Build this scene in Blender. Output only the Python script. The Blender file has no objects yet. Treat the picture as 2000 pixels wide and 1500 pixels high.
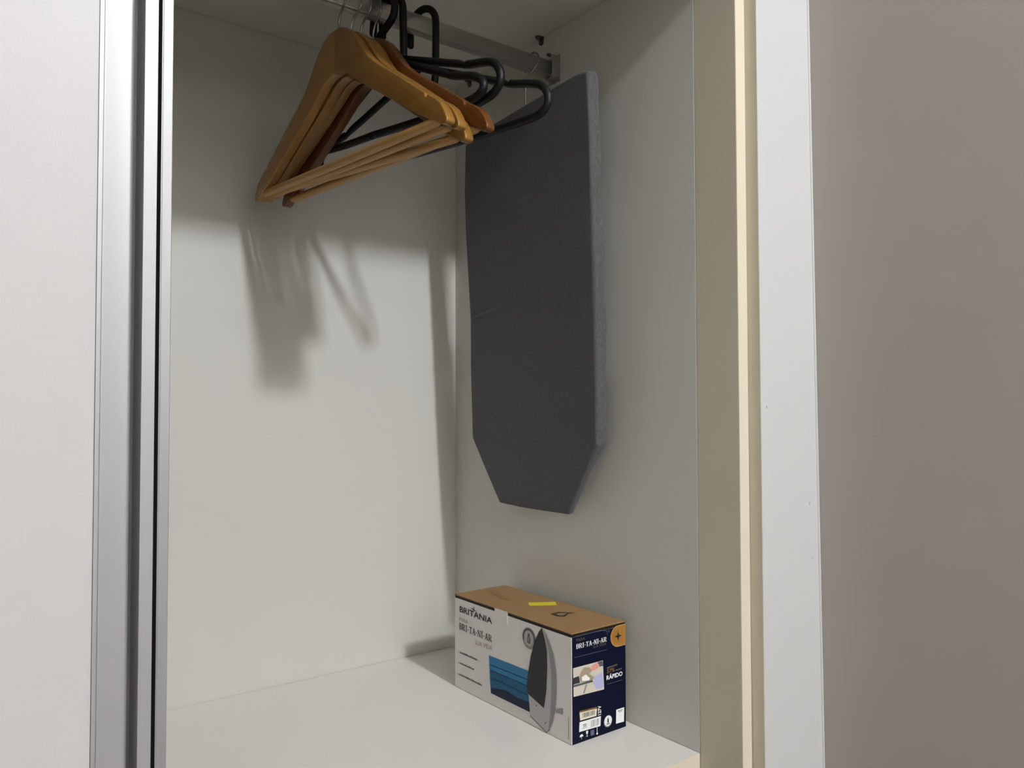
import bpy, bmesh, math, random
from mathutils import Vector, Matrix

# ------------------------------------------------------------------ camera
scn = bpy.context.scene
col = scn.collection
YAW, PITCH, ROLL = math.radians(37.48495), math.radians(1.67135), math.radians(-0.12292)
F = Vector((math.sin(YAW)*math.cos(PITCH), math.cos(YAW)*math.cos(PITCH), math.sin(PITCH)))
R0 = Vector((math.cos(YAW), -math.sin(YAW), 0)); U0 = R0.cross(F)
R = math.cos(ROLL)*R0 + math.sin(ROLL)*U0; U = -math.sin(ROLL)*R0 + math.cos(ROLL)*U0
cam_data = bpy.data.cameras.new('camera'); cam = bpy.data.objects.new('camera', cam_data); col.objects.link(cam)
cam.matrix_world = Matrix(((R.x, U.x, -F.x, -0.745787), (R.y, U.y, -F.y, -1.133618), (R.z, U.z, -F.z, 0.41), (0, 0, 0, 1)))
cam_data.sensor_fit = 'HORIZONTAL'; cam_data.sensor_width = 36.0
cam_data.lens = 1525.507*36.0/2000.0; cam_data.clip_start = 0.02
scn.camera = cam

# ------------------------------------------------------------------ world, lamp strength, exposure
LAMP_STRENGTH = 610.0                       # emission of the ceiling lamp's globe
LAMP_POS = (-0.235, -2.70, 1.93)
LAMP_RADIUS = 0.085
world = bpy.data.worlds.new('world'); scn.world = world; world.use_nodes = True
world.node_tree.nodes['Background'].inputs[0].default_value = (0.9, 0.95, 1.0, 1)
world.node_tree.nodes['Background'].inputs[1].default_value = 0.05
scn.view_settings.view_transform = 'Standard'; scn.view_settings.look = 'None'
scn.view_settings.gamma = 1.0; scn.view_settings.use_curve_mapping = False
scn.view_settings.exposure = 0.0

# ------------------------------------------------------------------ materials
def srgb(r, g, b):
    def c(v):
        v /= 255.0
        return v/12.92 if v <= 0.04045 else ((v+0.055)/1.055)**2.4
    return (c(r), c(g), c(b), 1.0)

def material(name, rgb, rough=0.5, metal=0.0, spec=0.5, var=0.0, var_scale=8.0, stretch=(1, 1, 1), bump=0.0, bump_scale=400.0, bump_stretch=(1, 1, 1), sheen=0.0, coat=0.0):
    m = bpy.data.materials.new(name); m.use_nodes = True
    nt = m.node_tree; n = nt.nodes; l = nt.links; b = n['Principled BSDF']
    base = srgb(*rgb)
    b.inputs['Base Color'].default_value = base
    b.inputs['Roughness'].default_value = rough; b.inputs['Metallic'].default_value = metal
    b.inputs['Specular IOR Level'].default_value = spec
    if sheen: b.inputs['Sheen Weight'].default_value = sheen
    if coat: b.inputs['Coat Weight'].default_value = coat; b.inputs['Coat Roughness'].default_value = 0.12
    tc = n.new('ShaderNodeTexCoord')
    def mapped(st):
        mp = n.new('ShaderNodeMapping'); mp.inputs['Scale'].default_value = st
        l.new(tc.outputs['Object'], mp.inputs['Vector']); return mp.outputs['Vector']
    if var:
        t = n.new('ShaderNodeTexNoise'); t.inputs['Scale'].default_value = var_scale; t.inputs['Detail'].default_value = 5
        l.new(mapped(stretch), t.inputs['Vector'])
        r = n.new('ShaderNodeValToRGB')
        r.color_ramp.elements[0].position = 0.3; r.color_ramp.elements[1].position = 0.7
        r.color_ramp.elements[0].color = tuple(max(0, c*(1-var)) for c in base[:3])+(1,)
        r.color_ramp.elements[1].color = tuple(min(1, c*(1+var)) for c in base[:3])+(1,)
        l.new(t.outputs['Fac'], r.inputs['Fac']); l.new(r.outputs['Color'], b.inputs['Base Color'])
    if bump:
        t = n.new('ShaderNodeTexNoise'); t.inputs['Scale'].default_value = bump_scale; t.inputs['Detail'].default_value = 3
        l.new(mapped(bump_stretch), t.inputs['Vector'])
        bp = n.new('ShaderNodeBump'); bp.inputs['Strength'].default_value = bump; bp.inputs['Distance'].default_value = 0.002
        l.new(t.outputs['Fac'], bp.inputs['Height']); l.new(bp.outputs['Normal'], b.inputs['Normal'])
    return m

M = {}
M['laminate'] = material('white_laminate', (209, 206, 197), 0.42, spec=0.4, var=0.012, var_scale=3, bump=0.03, bump_scale=900)
M['shelf'] = material('white_laminate_lit', (232, 227, 219), 0.38, spec=0.4, var=0.012, var_scale=3, bump=0.03, bump_scale=900)  # same laminate as the panels, colour lightened to stand for light on the shelf
M['laminate_front'] = material('front_laminate', (208, 200, 179), 0.45, spec=0.35, var=0.012, var_scale=3, bump=0.03, bump_scale=900)
M['edge'] = material('cream_edge_band', (222, 211, 188), 0.5, spec=0.3)
M['door'] = material('white_door_panel', (192, 189, 186), 0.45, spec=0.35, bump=0.04, bump_scale=700)
M['aluminium'] = material('anodised_aluminium', (176, 175, 173), 0.55, metal=0.6, var=0.02, var_scale=40, stretch=(1, 1, 0.02))
M['brush'] = material('black_brush_pile', (14, 14, 15), 0.95, spec=0.1)
M['trim'] = material('white_trim_paint', (204, 203, 199), 0.5, spec=0.3, bump=0.06, bump_scale=90)
M['wall'] = material('grey_wall_paint', (176, 169, 161), 0.8, spec=0.15, var=0.01, var_scale=5, bump=0.05, bump_scale=320)
M['ceiling'] = material('ceiling_paint', (210, 208, 203), 0.9, spec=0.1)
M['wallroom'] = material('room_wall_paint', (190, 187, 183), 0.85, spec=0.15)
M['floor'] = material('room_floor_tile', (122, 114, 106), 0.5, var=0.06, var_scale=4)
M['chrome'] = material('chromed_steel', (226, 224, 219), 0.28, metal=0.85)
M['wire'] = material('nickel_wire', (150, 148, 142), 0.28, metal=1.0)
M['bracket'] = material('dull_zinc', (92, 92, 84), 0.5, metal=0.7)
M['cup'] = material('satin_socket_metal', (150, 152, 146), 0.4, metal=0.6)
M['wood'] = material('varnished_beech', (156, 114, 58), 0.34, spec=0.5, var=0.10, var_scale=14, stretch=(6, 1, 6), coat=0.25)
M['wood_dark'] = material('varnished_beech_second_half', (136, 95, 36), 0.36, spec=0.5, var=0.10, var_scale=14, stretch=(6, 1, 6), coat=0.25)
M['wood_orange'] = material('orange_brown_varnish', (100, 56, 16), 0.36, spec=0.5, var=0.12, var_scale=14, stretch=(6, 1, 6), coat=0.25)
M['wood_bar'] = material('bar_beech', (176, 136, 80), 0.45, spec=0.4, var=0.10, var_scale=20, stretch=(8, 1, 8))
M['plastic'] = material('black_plastic', (11, 11, 13), 0.5, spec=0.3)
M['steel_tube'] = material('white_coated_tube', (190, 190, 190), 0.5)
M['board_base'] = material('board_underside', (120, 120, 122), 0.6)
M['kraft'] = material('kraft_cardboard', (152, 120, 82), 0.85, spec=0.15, var=0.03, var_scale=40, bump=0.05, bump_scale=300)
M['carton'] = material('white_printed_carton', (230, 225, 220), 0.55, spec=0.3)
M['navy'] = material('navy_printed_carton', (5, 11, 34), 0.55, spec=0.12)
def ink(name, rgb, rough=0.55): M[name] = material(name, rgb, rough, spec=0.25)
ink('ink_black', (38, 38, 40)); ink('ink_grey', (140, 136, 130)); ink('ink_tan', (166, 148, 122)); ink('ink_slate', (84, 88, 88))
ink('ink_blue', (52, 124, 168)); ink('ink_blue_dark', (14, 62, 96)); ink('ink_navy', (24, 34, 62)); ink('ink_teal', (30, 92, 128))
ink('ink_sole', (52, 50, 52)); ink('ink_iron', (186, 185, 184)); ink('ink_iron_shade', (150, 150, 150)); ink('ink_seal', (178, 175, 169)); ink('ink_badge', (150, 148, 144))
ink('ink_white', (236, 236, 232)); ink('ink_dim', (92, 84, 72)); ink('ink_gold', (160, 112, 50)); ink('ink_gold_rim', (176, 138, 84)); ink('ink_beige', (206, 196, 180))
ink('ink_skin', (222, 150, 136)); ink('ink_cream', (226, 216, 192)); ink('ink_lilac', (176, 176, 208)); ink('ink_brown', (128, 90, 54)); ink('ink_line', (92, 100, 120))
ink('sticker', (222, 206, 50)); ink('sticker_print', (120, 112, 20)); ink('kraft_print', (62, 54, 50)); ink('kraft_line', (120, 88, 52)); ink('flap_gap', (30, 22, 16))

def fabric():
    m = bpy.data.materials.new('dark_grey_cover_cloth'); m.use_nodes = True
    nt = m.node_tree; n = nt.nodes; l = nt.links; b = n['Principled BSDF']
    b.inputs['Roughness'].default_value = 0.85; b.inputs['Specular IOR Level'].default_value = 0.2
    b.inputs['Sheen Weight'].default_value = 0.15
    tc = n.new('ShaderNodeTexCoord')
    fac = []
    for st in ((600, 3200, 260), (600, 260, 3200)):
        mp = n.new('ShaderNodeMapping'); mp.inputs['Scale'].default_value = st; l.new(tc.outputs['Object'], mp.inputs['Vector'])
        t = n.new('ShaderNodeTexNoise'); t.inputs['Scale'].default_value = 0.6; t.inputs['Detail'].default_value = 2
        l.new(mp.outputs['Vector'], t.inputs['Vector']); fac.append(t.outputs['Fac'])
    mx = n.new('ShaderNodeMath'); mx.operation = 'ADD'; l.new(fac[0], mx.inputs[0]); l.new(fac[1], mx.inputs[1])
    hf = n.new('ShaderNodeMath'); hf.operation = 'MULTIPLY'; hf.inputs[1].default_value = 0.5; l.new(mx.outputs[0], hf.inputs[0])
    r = n.new('ShaderNodeValToRGB'); r.color_ramp.elements[0].position = 0.35; r.color_ramp.elements[1].position = 0.65
    r.color_ramp.elements[0].color = srgb(70, 70, 70); r.color_ramp.elements[1].color = srgb(93, 93, 93)
    l.new(hf.outputs[0], r.inputs['Fac']); l.new(r.outputs['Color'], b.inputs['Base Color'])
    bp = n.new('ShaderNodeBump'); bp.inputs['Strength'].default_value = 0.25; bp.inputs['Distance'].default_value = 0.001
    l.new(hf.outputs[0], bp.inputs['Height']); l.new(bp.outputs['Normal'], b.inputs['Normal'])
    return m
M['fabric'] = fabric()

def emitter(name, rgb, strength):
    m = bpy.data.materials.new(name); m.use_nodes = True
    b = m.node_tree.nodes['Principled BSDF']
    b.inputs['Base Color'].default_value = (0.8, 0.8, 0.8, 1)
    b.inputs['Emission Color'].default_value = rgb; b.inputs['Emission Strength'].default_value = strength
    return m
M['lamp_globe'] = emitter('lit_opal_globe', (0.95, 1.0, 1.075, 1), LAMP_STRENGTH)

# ------------------------------------------------------------------ geometry helpers
def obj(name, verts, faces, mat, parent=None, smooth=False, loc=None, bevel=0.0, segs=2, mats=None, fmat=None):
    me = bpy.data.meshes.new(name)
    bm = bmesh.new()
    vs = [bm.verts.new(v) for v in verts]
    for i, f in enumerate(faces):
        try:
            fc = bm.faces.new([vs[k] for k in f])
            if fmat: fc.material_index = fmat[i]
        except ValueError:
            pass
    bmesh.ops.recalc_face_normals(bm, faces=bm.faces)
    if bevel:
        ed = [e for e in bm.edges if len(e.link_faces) == 2 and e.calc_face_angle(0) > 0.6]
        bmesh.ops.bevel(bm, geom=ed, offset=bevel, segments=segs, profile=0.5, affect='EDGES', clamp_overlap=True)
    for fc in bm.faces: fc.smooth = smooth
    bm.to_mesh(me); bm.free()
    for mm in (mats or [mat]): me.materials.append(M[mm])
    o = bpy.data.objects.new(name, me); col.objects.link(o)
    if parent: o.parent = parent
    if loc: o.location = loc
    return o

BOXF = [(0, 1, 3, 2), (4, 6, 7, 5), (0, 4, 5, 1), (2, 3, 7, 6), (0, 2, 6, 4), (1, 5, 7, 3)]
def box(name, x0, x1, y0, y1, z0, z1, mat, parent=None, bevel=0.0, segs=2, mats=None, fmat=None):
    v = [(x, y, z) for x in (x0, x1) for y in (y0, y1) for z in (z0, z1)]
    return obj(name, v, BOXF, mat, parent, bevel=bevel, segs=segs, mats=mats, fmat=fmat)

def empty(name, loc=(0, 0, 0)):
    o = bpy.data.objects.new(name, None); o.empty_display_size = 0.05; col.objects.link(o); o.location = loc
    return o

def tag(o, label, category, group=None, kind=None):
    o['label'] = label; o['category'] = category
    if group: o['group'] = group
    if kind: o['kind'] = kind
    return o

def structure(o, label=None):
    o['kind'] = 'structure'
    if label: o['label'] = label
    return o

def tube(path, radii, seg=12, cap=True):
    """verts, faces of a round tube swept along a list of points (parallel transport)"""
    P = [Vector(p) for p in path]; n = len(P)
    if not hasattr(radii, '__len__'): radii = [radii]*n
    T = []
    for i in range(n):
        a = P[max(i-1, 0)]; b = P[min(i+1, n-1)]
        T.append((b-a).normalized())
    ref = Vector((1, 0, 0)) if abs(T[0].x) < 0.9 else Vector((0, 1, 0))
    N = (ref - T[0]*ref.dot(T[0])).normalized()
    verts = []; faces = []
    for i in range(n):
        N = (N - T[i]*N.dot(T[i])).normalized(); B = T[i].cross(N)
        for k in range(seg):
            a = 2*math.pi*k/seg
            verts.append(P[i] + (N*math.cos(a)+B*math.sin(a))*radii[i])
    for i in range(n-1):
        for k in range(seg):
            k2 = (k+1) % seg
            faces.append((i*seg+k, i*seg+k2, (i+1)*seg+k2, (i+1)*seg+k))
    if cap:
        faces.append(tuple(range(seg))); faces.append(tuple((n-1)*seg+k for k in range(seg)))
    return verts, faces

def round_ends(path, r, steps=4):
    """lengthen a path by two hemispherical ends: returns path, radii"""
    P = [Vector(p) for p in path]
    a = (P[0]-P[1]).normalized(); b = (P[-1]-P[-2]).normalized()
    pre = []; post = []
    for i in range(1, steps+1):
        t = i/steps*math.pi/2*0.97
        pre.append((P[0]+a*r*math.sin(t), r*math.cos(t))); post.append((P[-1]+b*r*math.sin(t), r*math.cos(t)))
    pts = [p for p, _ in reversed(pre)]+P+[p for p, _ in post]
    rad = [q for _, q in reversed(pre)]+[r]*len(P)+[q for _, q in post]
    return pts, rad

def smooth_path(pts, sub=6):
    """Catmull-Rom through points"""
    P = [Vector(p) for p in pts]; out = []
    for i in range(len(P)-1):
        p0 = P[max(i-1, 0)]; p1 = P[i]; p2 = P[i+1]; p3 = P[min(i+2, len(P)-1)]
        for k in range(sub):
            t = k/sub
            out.append(0.5*((2*p1)+(p2-p0)*t+(2*p0-5*p1+4*p2-p3)*t*t+(3*p1-p0-3*p2+p3)*t**3))
    out.append(P[-1]); return out

def join(*parts):
    V = []; Fc = []
    for v, f in parts:
        o = len(V); V += list(v); Fc += [tuple(i+o for i in g) for g in f]
    return V, Fc

def ring(cx, cy, r, n=24, a0=0.0, a1=2*math.pi, closed=True):
    m = n if closed else n+1
    return [(cx+r*math.cos(a0+(a1-a0)*i/n), cy+r*math.sin(a0+(a1-a0)*i/n)) for i in range(m)]

def copy_thing(src, name=None):
    c = src.copy(); col.objects.link(c)
    for ch in [o for o in src.children]:
        k = ch.copy(); col.objects.link(k); k.parent = c
    return c

# ------------------------------------------------------------------ room
HC = 0.96735          # height of the compartment
FLOOR_Z, CEIL_Z, BACK_Y, LEFT_X = -0.62, 2.03, -3.60, -1.86
def wall_x(z): return 0.1307 - 0.0137*(z-0.44)      # the right wall is slightly out of plumb
structure(box('floor', LEFT_X-0.1, 0.35, BACK_Y-0.1, 0.12, FLOOR_Z-0.1, FLOOR_Z, 'floor'))
structure(box('ceiling', LEFT_X-0.1, 0.35, BACK_Y-0.1, 0.12, CEIL_Z, CEIL_Z+0.1, 'ceiling'))
zz = (FLOOR_Z, CEIL_Z)
wv = [(wall_x(z), y, z) for z in zz for y in (BACK_Y, 0.05)] + [(0.30, y, z) for z in zz for y in (BACK_Y, 0.05)]
structure(obj('wall_right', wv, [(0, 1, 3, 2), (4, 5, 7, 6), (0, 1, 5, 4), (2, 3, 7, 6), (0, 2, 6, 4), (1, 3, 7, 5)], 'wall'), 'grey painted wall running forward at the right edge of the photo')
structure(box('wall_back', LEFT_X-0.1, 0.35, BACK_Y-0.1, BACK_Y, FLOOR_Z, CEIL_Z, 'wallroom'))
structure(box('wall_left', LEFT_X-0.1, LEFT_X, BACK_Y, 0.12, FLOOR_Z, CEIL_Z, 'wallroom'))
structure(box('wall_front', LEFT_X, 0.35, 0.02, 0.12, FLOOR_Z, CEIL_Z, 'wallroom'))
# white filler strip between the wardrobe and the right wall
FY = -0.602
tv = []
for z in (FLOOR_Z, CEIL_Z):
    xl = 0.0184 - 0.0012*(z-0.44); xr = wall_x(z)-0.0008
    for x in (xl, xr):
        for y in (FY, FY+0.0300): tv.append((x, y, z))
trim = structure(obj('trim_1', tv, BOXF, 'trim', bevel=0.0008), 'white painted filler strip standing between wardrobe side and grey wall')
ev = [(x-dx, y, z) for z in (FLOOR_Z, CEIL_Z) for x, dx in ((0.0184-0.0012*(z-0.44), 0.0005), (0.0184-0.0012*(z-0.44), 0.0)) for y in (FY+0.0006, FY+0.0300)]
obj('edge_band', ev, BOXF, 'laminate_front', trim)
for x, z, r_ in ((0.0286, 0.409, 0.0011), (0.1130, 0.2930, 0.0013), (0.1175, 0.2270, 0.0009)):      # small chips in the paint
    pv = [(x+r_*math.cos(i), FY-0.0002, z+1.3*r_*math.sin(i)) for i in (0, 1.1, 2.0, 3.1, 4.2, 5.3)]
    obj('paint_chip', pv, [tuple(range(6))], 'ink_badge', trim)
bp = [(wall_x(z)-0.0012, FY-0.0002, z) for z in (FLOOR_Z, 0, 0.45, 0.9, CEIL_Z)]
v, f = tube(bp, 0.0016, 8); obj('sealant_bead', v, f, 'trim', trim, smooth=True)

# ------------------------------------------------------------------ ceiling lamp of the room
lamp = tag(empty('ceiling_lamp', (LAMP_POS[0], LAMP_POS[1], CEIL_Z)), 'lit opal globe lamp on the room ceiling in front of the wardrobe', 'lamp')
pts = [(0.0, 0.0), (0.05, 0.0), (0.05, -0.012), (0.034, -0.02), (0.030, -0.03), (0.0, -0.03)]
v = []; f = []
for k in range(24):
    a = 2*math.pi*k/24
    for r, z in pts[1:5]: v.append((r*math.cos(a), r*math.sin(a), z))
for k in range(24):
    for j in range(3): f.append((k*4+j, ((k+1) % 24)*4+j, ((k+1) % 24)*4+j+1, k*4+j+1))
f.append(tuple(k*4 for k in range(24))); f.append(tuple(k*4+3 for k in range(24)))
obj('lamp_base', v, f, 'trim', lamp)
bm = bmesh.new(); bmesh.ops.create_uvsphere(bm, u_segments=20, v_segments=12, radius=LAMP_RADIUS)
bmesh.ops.translate(bm, verts=bm.verts, vec=(0, 0, LAMP_POS[2]-CEIL_Z))
for fc in bm.faces: fc.smooth = True
me = bpy.data.meshes.new('globe'); bm.to_mesh(me); bm.free(); me.materials.append(M['lamp_globe'])
g = bpy.data.objects.new('globe', me); col.objects.link(g); g.parent = lamp

# ------------------------------------------------------------------ wardrobe carcass
W = tag(empty('wardrobe', (-0.9, -0.3, FLOOR_Z)), 'white laminate sliding wardrobe with open compartment holding rail and hangers', 'wardrobe')
W.location = (0, 0, 0)
D = 0.5254; XL = -0.99; TOP = 1.99
box('back_panel', XL, 0.0, 0.0, 0.012, FLOOR_Z, TOP, 'laminate', W)
box('side_panel', 0.0, 0.0175, -D+0.0006, 0.012, FLOOR_Z, TOP, 'laminate', W)
box('side_panel', XL-0.018, XL, -D, 0.012, FLOOR_Z, TOP, 'laminate', W)
st = box('front_stile', 0.0004, 0.0176, -0.5846, -D-0.0004, FLOOR_Z, TOP, 'laminate_front', W)
box('edge_band', 0.0006, 0.0174, -0.5853, -0.5846, FLOOR_Z, TOP, 'edge', st)
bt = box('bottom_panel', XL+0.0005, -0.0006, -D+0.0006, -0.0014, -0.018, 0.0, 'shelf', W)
box('edge_band', XL+0.0005, -0.0006, -D, -D+0.0006, -0.018, 0.0, 'edge', bt)
tp = box('top_panel', XL+0.0005, -0.0006, -D+0.0006, -0.0012, HC, HC+0.018, 'laminate', W)
box('edge_band', XL+0.0005, -0.0006, -D, -D+0.0006, HC, HC+0.018, 'edge', tp)
box('lower_panel', XL+0.0005, -0.0006, -D, -0.0014, FLOOR_Z+0.06, FLOOR_Z+0.078, 'laminate', W)
box('plinth', XL+0.0005, -0.0006, -D+0.03, -D+0.048, FLOOR_Z, FLOOR_Z+0.06, 'laminate', W)
box('side_panel', LEFT_X+0.002, LEFT_X+0.02, -0.5846, 0.012, FLOOR_Z, TOP, 'laminate', W)
box('top_board', LEFT_X+0.02, -0.0006, -D, -0.0012, TOP-0.018, TOP, 'laminate', W)
# sliding door head track across the front, its lower front edge throws the level shadow on the back panel
hd = box('door_track', LEFT_X+0.022, 0.0002, -0.66, -0.60, 0.969, 1.010, 'aluminium', W, bevel=0.001)
box('inner_track', LEFT_X+0.022, 0.0002, -0.5995, -0.53, 0.940, 1.010, 'aluminium', hd, bevel=0.001)
box('pelmet', LEFT_X+0.022, 0.0002, -0.658, -0.64, 1.010, TOP, 'door', W)
# small zinc corner brackets under the top panel
def bracket(kind, at):
    vs, fs = [], []
    def lobe(origin, u, w, n):
        o = Vector(origin); u = Vector(u); w = Vector(w); n = Vector(n)
        out = [(-0.0045, 0), (0.0045, 0)] + [(0.0045*math.cos(a), 0.0075+0.0045*math.sin(a)) for a in [i*math.pi/8 for i in range(9)]]
        k = len(out); b = len(vs)
        for h in (0.0004, 0.0022):
            for p, q in out: vs.append(o+u*p+w*q+n*h)
        fs.append(tuple(b+i for i in range(k))); fs.append(tuple(b+k+i for i in range(k)))
        for i in range(k): fs.append((b+i, b+(i+1) % k, b+k+(i+1) % k, b+k+i))
        a = o+w*0.0075; t = tube([a+n*0.002, a+n*0.0046], [0.0026, 0.0022], 8)
        b2 = len(vs); vs.extend(t[0]); fs.extend(tuple(b2+i for i in g) for g in t[1])
    x, y = at
    if kind == 'side':
        lobe((0, y, HC), (0, 1, 0), (0, 0, -1), (-1, 0, 0)); lobe((0, y, HC), (0, 1, 0), (-1, 0, 0), (0, 0, -1))
    else:
        lobe((x, 0, HC), (1, 0, 0), (0, 0, -1), (0, -1, 0)); lobe((x, 0, HC), (1, 0, 0), (0, -1, 0), (0, 0, -1))
    obj('corner_bracket', vs, fs, 'bracket', W)
bracket('side', (0, -0.2375)); bracket('side', (0, -0.0455)); bracket('back', (-0.0918, 0)); bracket('back', (-0.62, 0))

# ------------------------------------------------------------------ sliding doors (left)
def extrude_z(section, z0, z1):
    n = len(section)
    v = [(x, y, z) for z in (z0, z1) for x, y in section]
    f = [tuple(range(n)), tuple(n+i for i in range(n))] + [(i, (i+1) % n, n+(i+1) % n, n+i) for i in range(n)]
    return v, f
DZ0, DZ1, DZ2 = FLOOR_Z+0.012, 0.9680, 0.9390
d1 = tag(empty('sliding_door', (0, 0, 0)), 'front white sliding door with grooved aluminium grip edge, nearest the left of the photo', 'door')
box('door_panel', -1.50, -0.66430, -0.6390, -0.6160, DZ0, DZ1, 'door', d1)
sec = [(-0.6641, -0.6402), (-0.66225, -0.6402), (-0.66215, -0.6394), (-0.66165, -0.6394), (-0.66155, -0.6402)]
# shallow dished grip face, rolled over into the deep finger groove
for i in range(9):
    t = i/8; sec.append((-0.6610+0.0133*t, -0.6402+0.0012*math.sin(math.pi*t*0.5)))
for i in range(1, 7):
    a = i/6*math.pi/2; sec.append((-0.6477+0.0024*math.sin(a), -0.6390+0.0030*(1-math.cos(a))))
sec += [(-0.6453, -0.6190)]
sec += [(-0.6401, -0.6190), (-0.6401, -0.6402), (-0.6329, -0.6402), (-0.6329, -0.6148), (-0.6641, -0.6148)]
v, f = extrude_z(sec, DZ0, DZ1); obj('grip_profile', v, f, 'aluminium', d1)
box('brush_seal', -0.6420, -0.6247, -0.6146, -0.6065, DZ0, DZ1, 'brush', d1)
d2 = tag(empty('sliding_door', (0, 0, 0)), 'rear sliding door showing only a narrow aluminium edge beside the open compartment', 'door')
box('door_panel', -1.45, -0.6440, -0.5890, -0.5660, DZ0, DZ2, 'door', d2)
sec = [(-0.6440, -0.5905), (-0.6185, -0.5905), (-0.6180, -0.5900), (-0.6123, -0.5900), (-0.6119, -0.5895), (-0.6119, -0.5655), (-0.6440, -0.5655)]
v, f = extrude_z(sec, DZ0, DZ2); obj('edge_profile', v, f, 'aluminium', d2)

# ------------------------------------------------------------------ clothes rail
RY, RZ0, RZ1, RH = -0.2672, 0.8930, 0.9168, 0.0073
RC = (RZ0+RZ1)/2; RV = (RZ1-RZ0)/2
rail = tag(empty('clothes_rail', (0, RY, RC)), 'chromed flat oval clothes rail under the top panel of the wardrobe', 'rail')
prof = []
for cx, cz, a0 in ((RH-0.0030, RV-0.0030, 0), (-RH+0.0030, RV-0.0030, 90), (-RH+0.0030, -RV+0.0030, 180), (RH-0.0030, -RV+0.0030, 270)):
    for i in range(6):
        a = math.radians(a0+i*18); prof.append((cx+0.0030*math.cos(a), cz+0.0030*math.sin(a)))
n = len(prof)
v = [(x, y, z) for x in (XL+0.001, -0.003) for y, z in prof]
f = [tuple(range(n)), tuple(n+i for i in range(n))] + [(i, (i+1) % n, n+(i+1) % n, n+i) for i in range(n)]
r_ = obj('rod', v, f, 'chrome', rail, smooth=False)
for fc in r_.data.polygons:
    fc.use_smooth = len(fc.vertices) == 4
# U shaped end socket on the side panel, with its screw
def socket(x_in, sgn):
    outer = [(-0.0112, 0.0195), (-0.0112, -0.0045)] + [(0.0112*math.cos(a), -0.0045+0.0112*math.sin(a)) for a in [math.pi+i*math.pi/10 for i in range(1, 10)]] + [(0.0112, -0.0045), (0.0112, 0.0195)]
    inner = [(-0.0084, 0.0195), (-0.0084, -0.0062)] + [(0.0084*math.cos(a), -0.0062+0.0066*math.sin(a)) for a in [math.pi+i*math.pi/10 for i in range(1, 10)]] + [(0.0084, -0.0062), (0.0084, 0.0195)]
    k = len(outer); vs = []; fs = []
    x1 = x_in+sgn*0.013
    for x in (x_in, x1):
        for y, z in outer: vs.append((x, y, z))
        for y, z in inner: vs.append((x, y, z))
    for i in range(k-1):
        for base in (0, 2*k): fs.append((base+i, base+i+1, base+k+i+1, base+k+i))
        fs.append((i, i+1, 2*k+i+1, 2*k+i)); fs.append((k+i, k+i+1, 3*k+i+1, 3*k+i))
    for i in (0, k-1): fs.append((i, k+i, 3*k+i, 2*k+i))
    s = obj('rail_socket', vs, fs, 'cup', rail, bevel=0.0006)
    box_v = [(x, y, z) for x in (x_in, x_in+sgn*0.0012) for y in (-0.0120, 0.0120) for z in (-0.0175, 0.0225)]
    obj('socket_plate', box_v, BOXF, 'cup', s)
    t = tube([(x_in, 0.0105, 0.0285), (x_in+sgn*0.005, 0.0105, 0.0285)], [0.003, 0.0024], 10)
    obj('socket_screw', t[0], t[1], 'bracket', s)
socket(-0.0004, -1); socket(XL+0.0004, 1)

# ------------------------------------------------------------------ wooden hangers  (local: s towards the viewer = -Y, z measured from just above the rail)
ARM_TOP = [(0.0, 0.8645), (0.012, 0.8637), (0.0235, 0.8592), (0.036, 0.8500), (0.047, 0.8385), (0.0585, 0.8235), (0.070, 0.8105), (0.088, 0.7960), (0.108, 0.7830), (0.124, 0.7725), (0.142, 0.7600), (0.165, 0.7440), (0.1742, 0.7375), (0.1752, 0.7325), (0.1772, 0.7315), (0.1790, 0.7345), (0.190, 0.7280), (0.200, 0.7200), (0.2065, 0.7105), (0.2105, 0.7020), (0.2105, 0.6985), (0.2080, 0.6965), (0.2030, 0.6965)]
ARM_LOW = [(0.186, 0.7055), (0.160, 0.7190), (0.133, 0.7360), (0.105, 0.7530), (0.070, 0.7745), (0.044, 0.7915), (0.022, 0.8065), (0.010, 0.8110), (0.0, 0.8112)]
ARM = ARM_TOP+ARM_LOW
RT = 0.930            # height of the hangers' own origin
def bow(s):           # gentle forward curve of the arms
    return -0.0
def arm_mesh(sign, name, mat, parent):
    pts = [(s*sign, z-RT) for s, z in ARM]
    n = len(pts); t = 0.0058
    v = [(x, -s, z) for x in (-t, t) for s, z in pts]
    f = [tuple(range(n)), tuple(n+i for i in range(n))] + [(i, (i+1) % n, n+(i+1) % n, n+i) for i in range(n)]
    return obj(name, v, f, mat, parent, bevel=0.0019, segs=3, smooth=True)
def shade_auto(o, ang=50):
    me = o.data
    try:
        me.set_sharp_from_angle(angle=math.radians(ang))
    except Exception:
        pass
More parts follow.
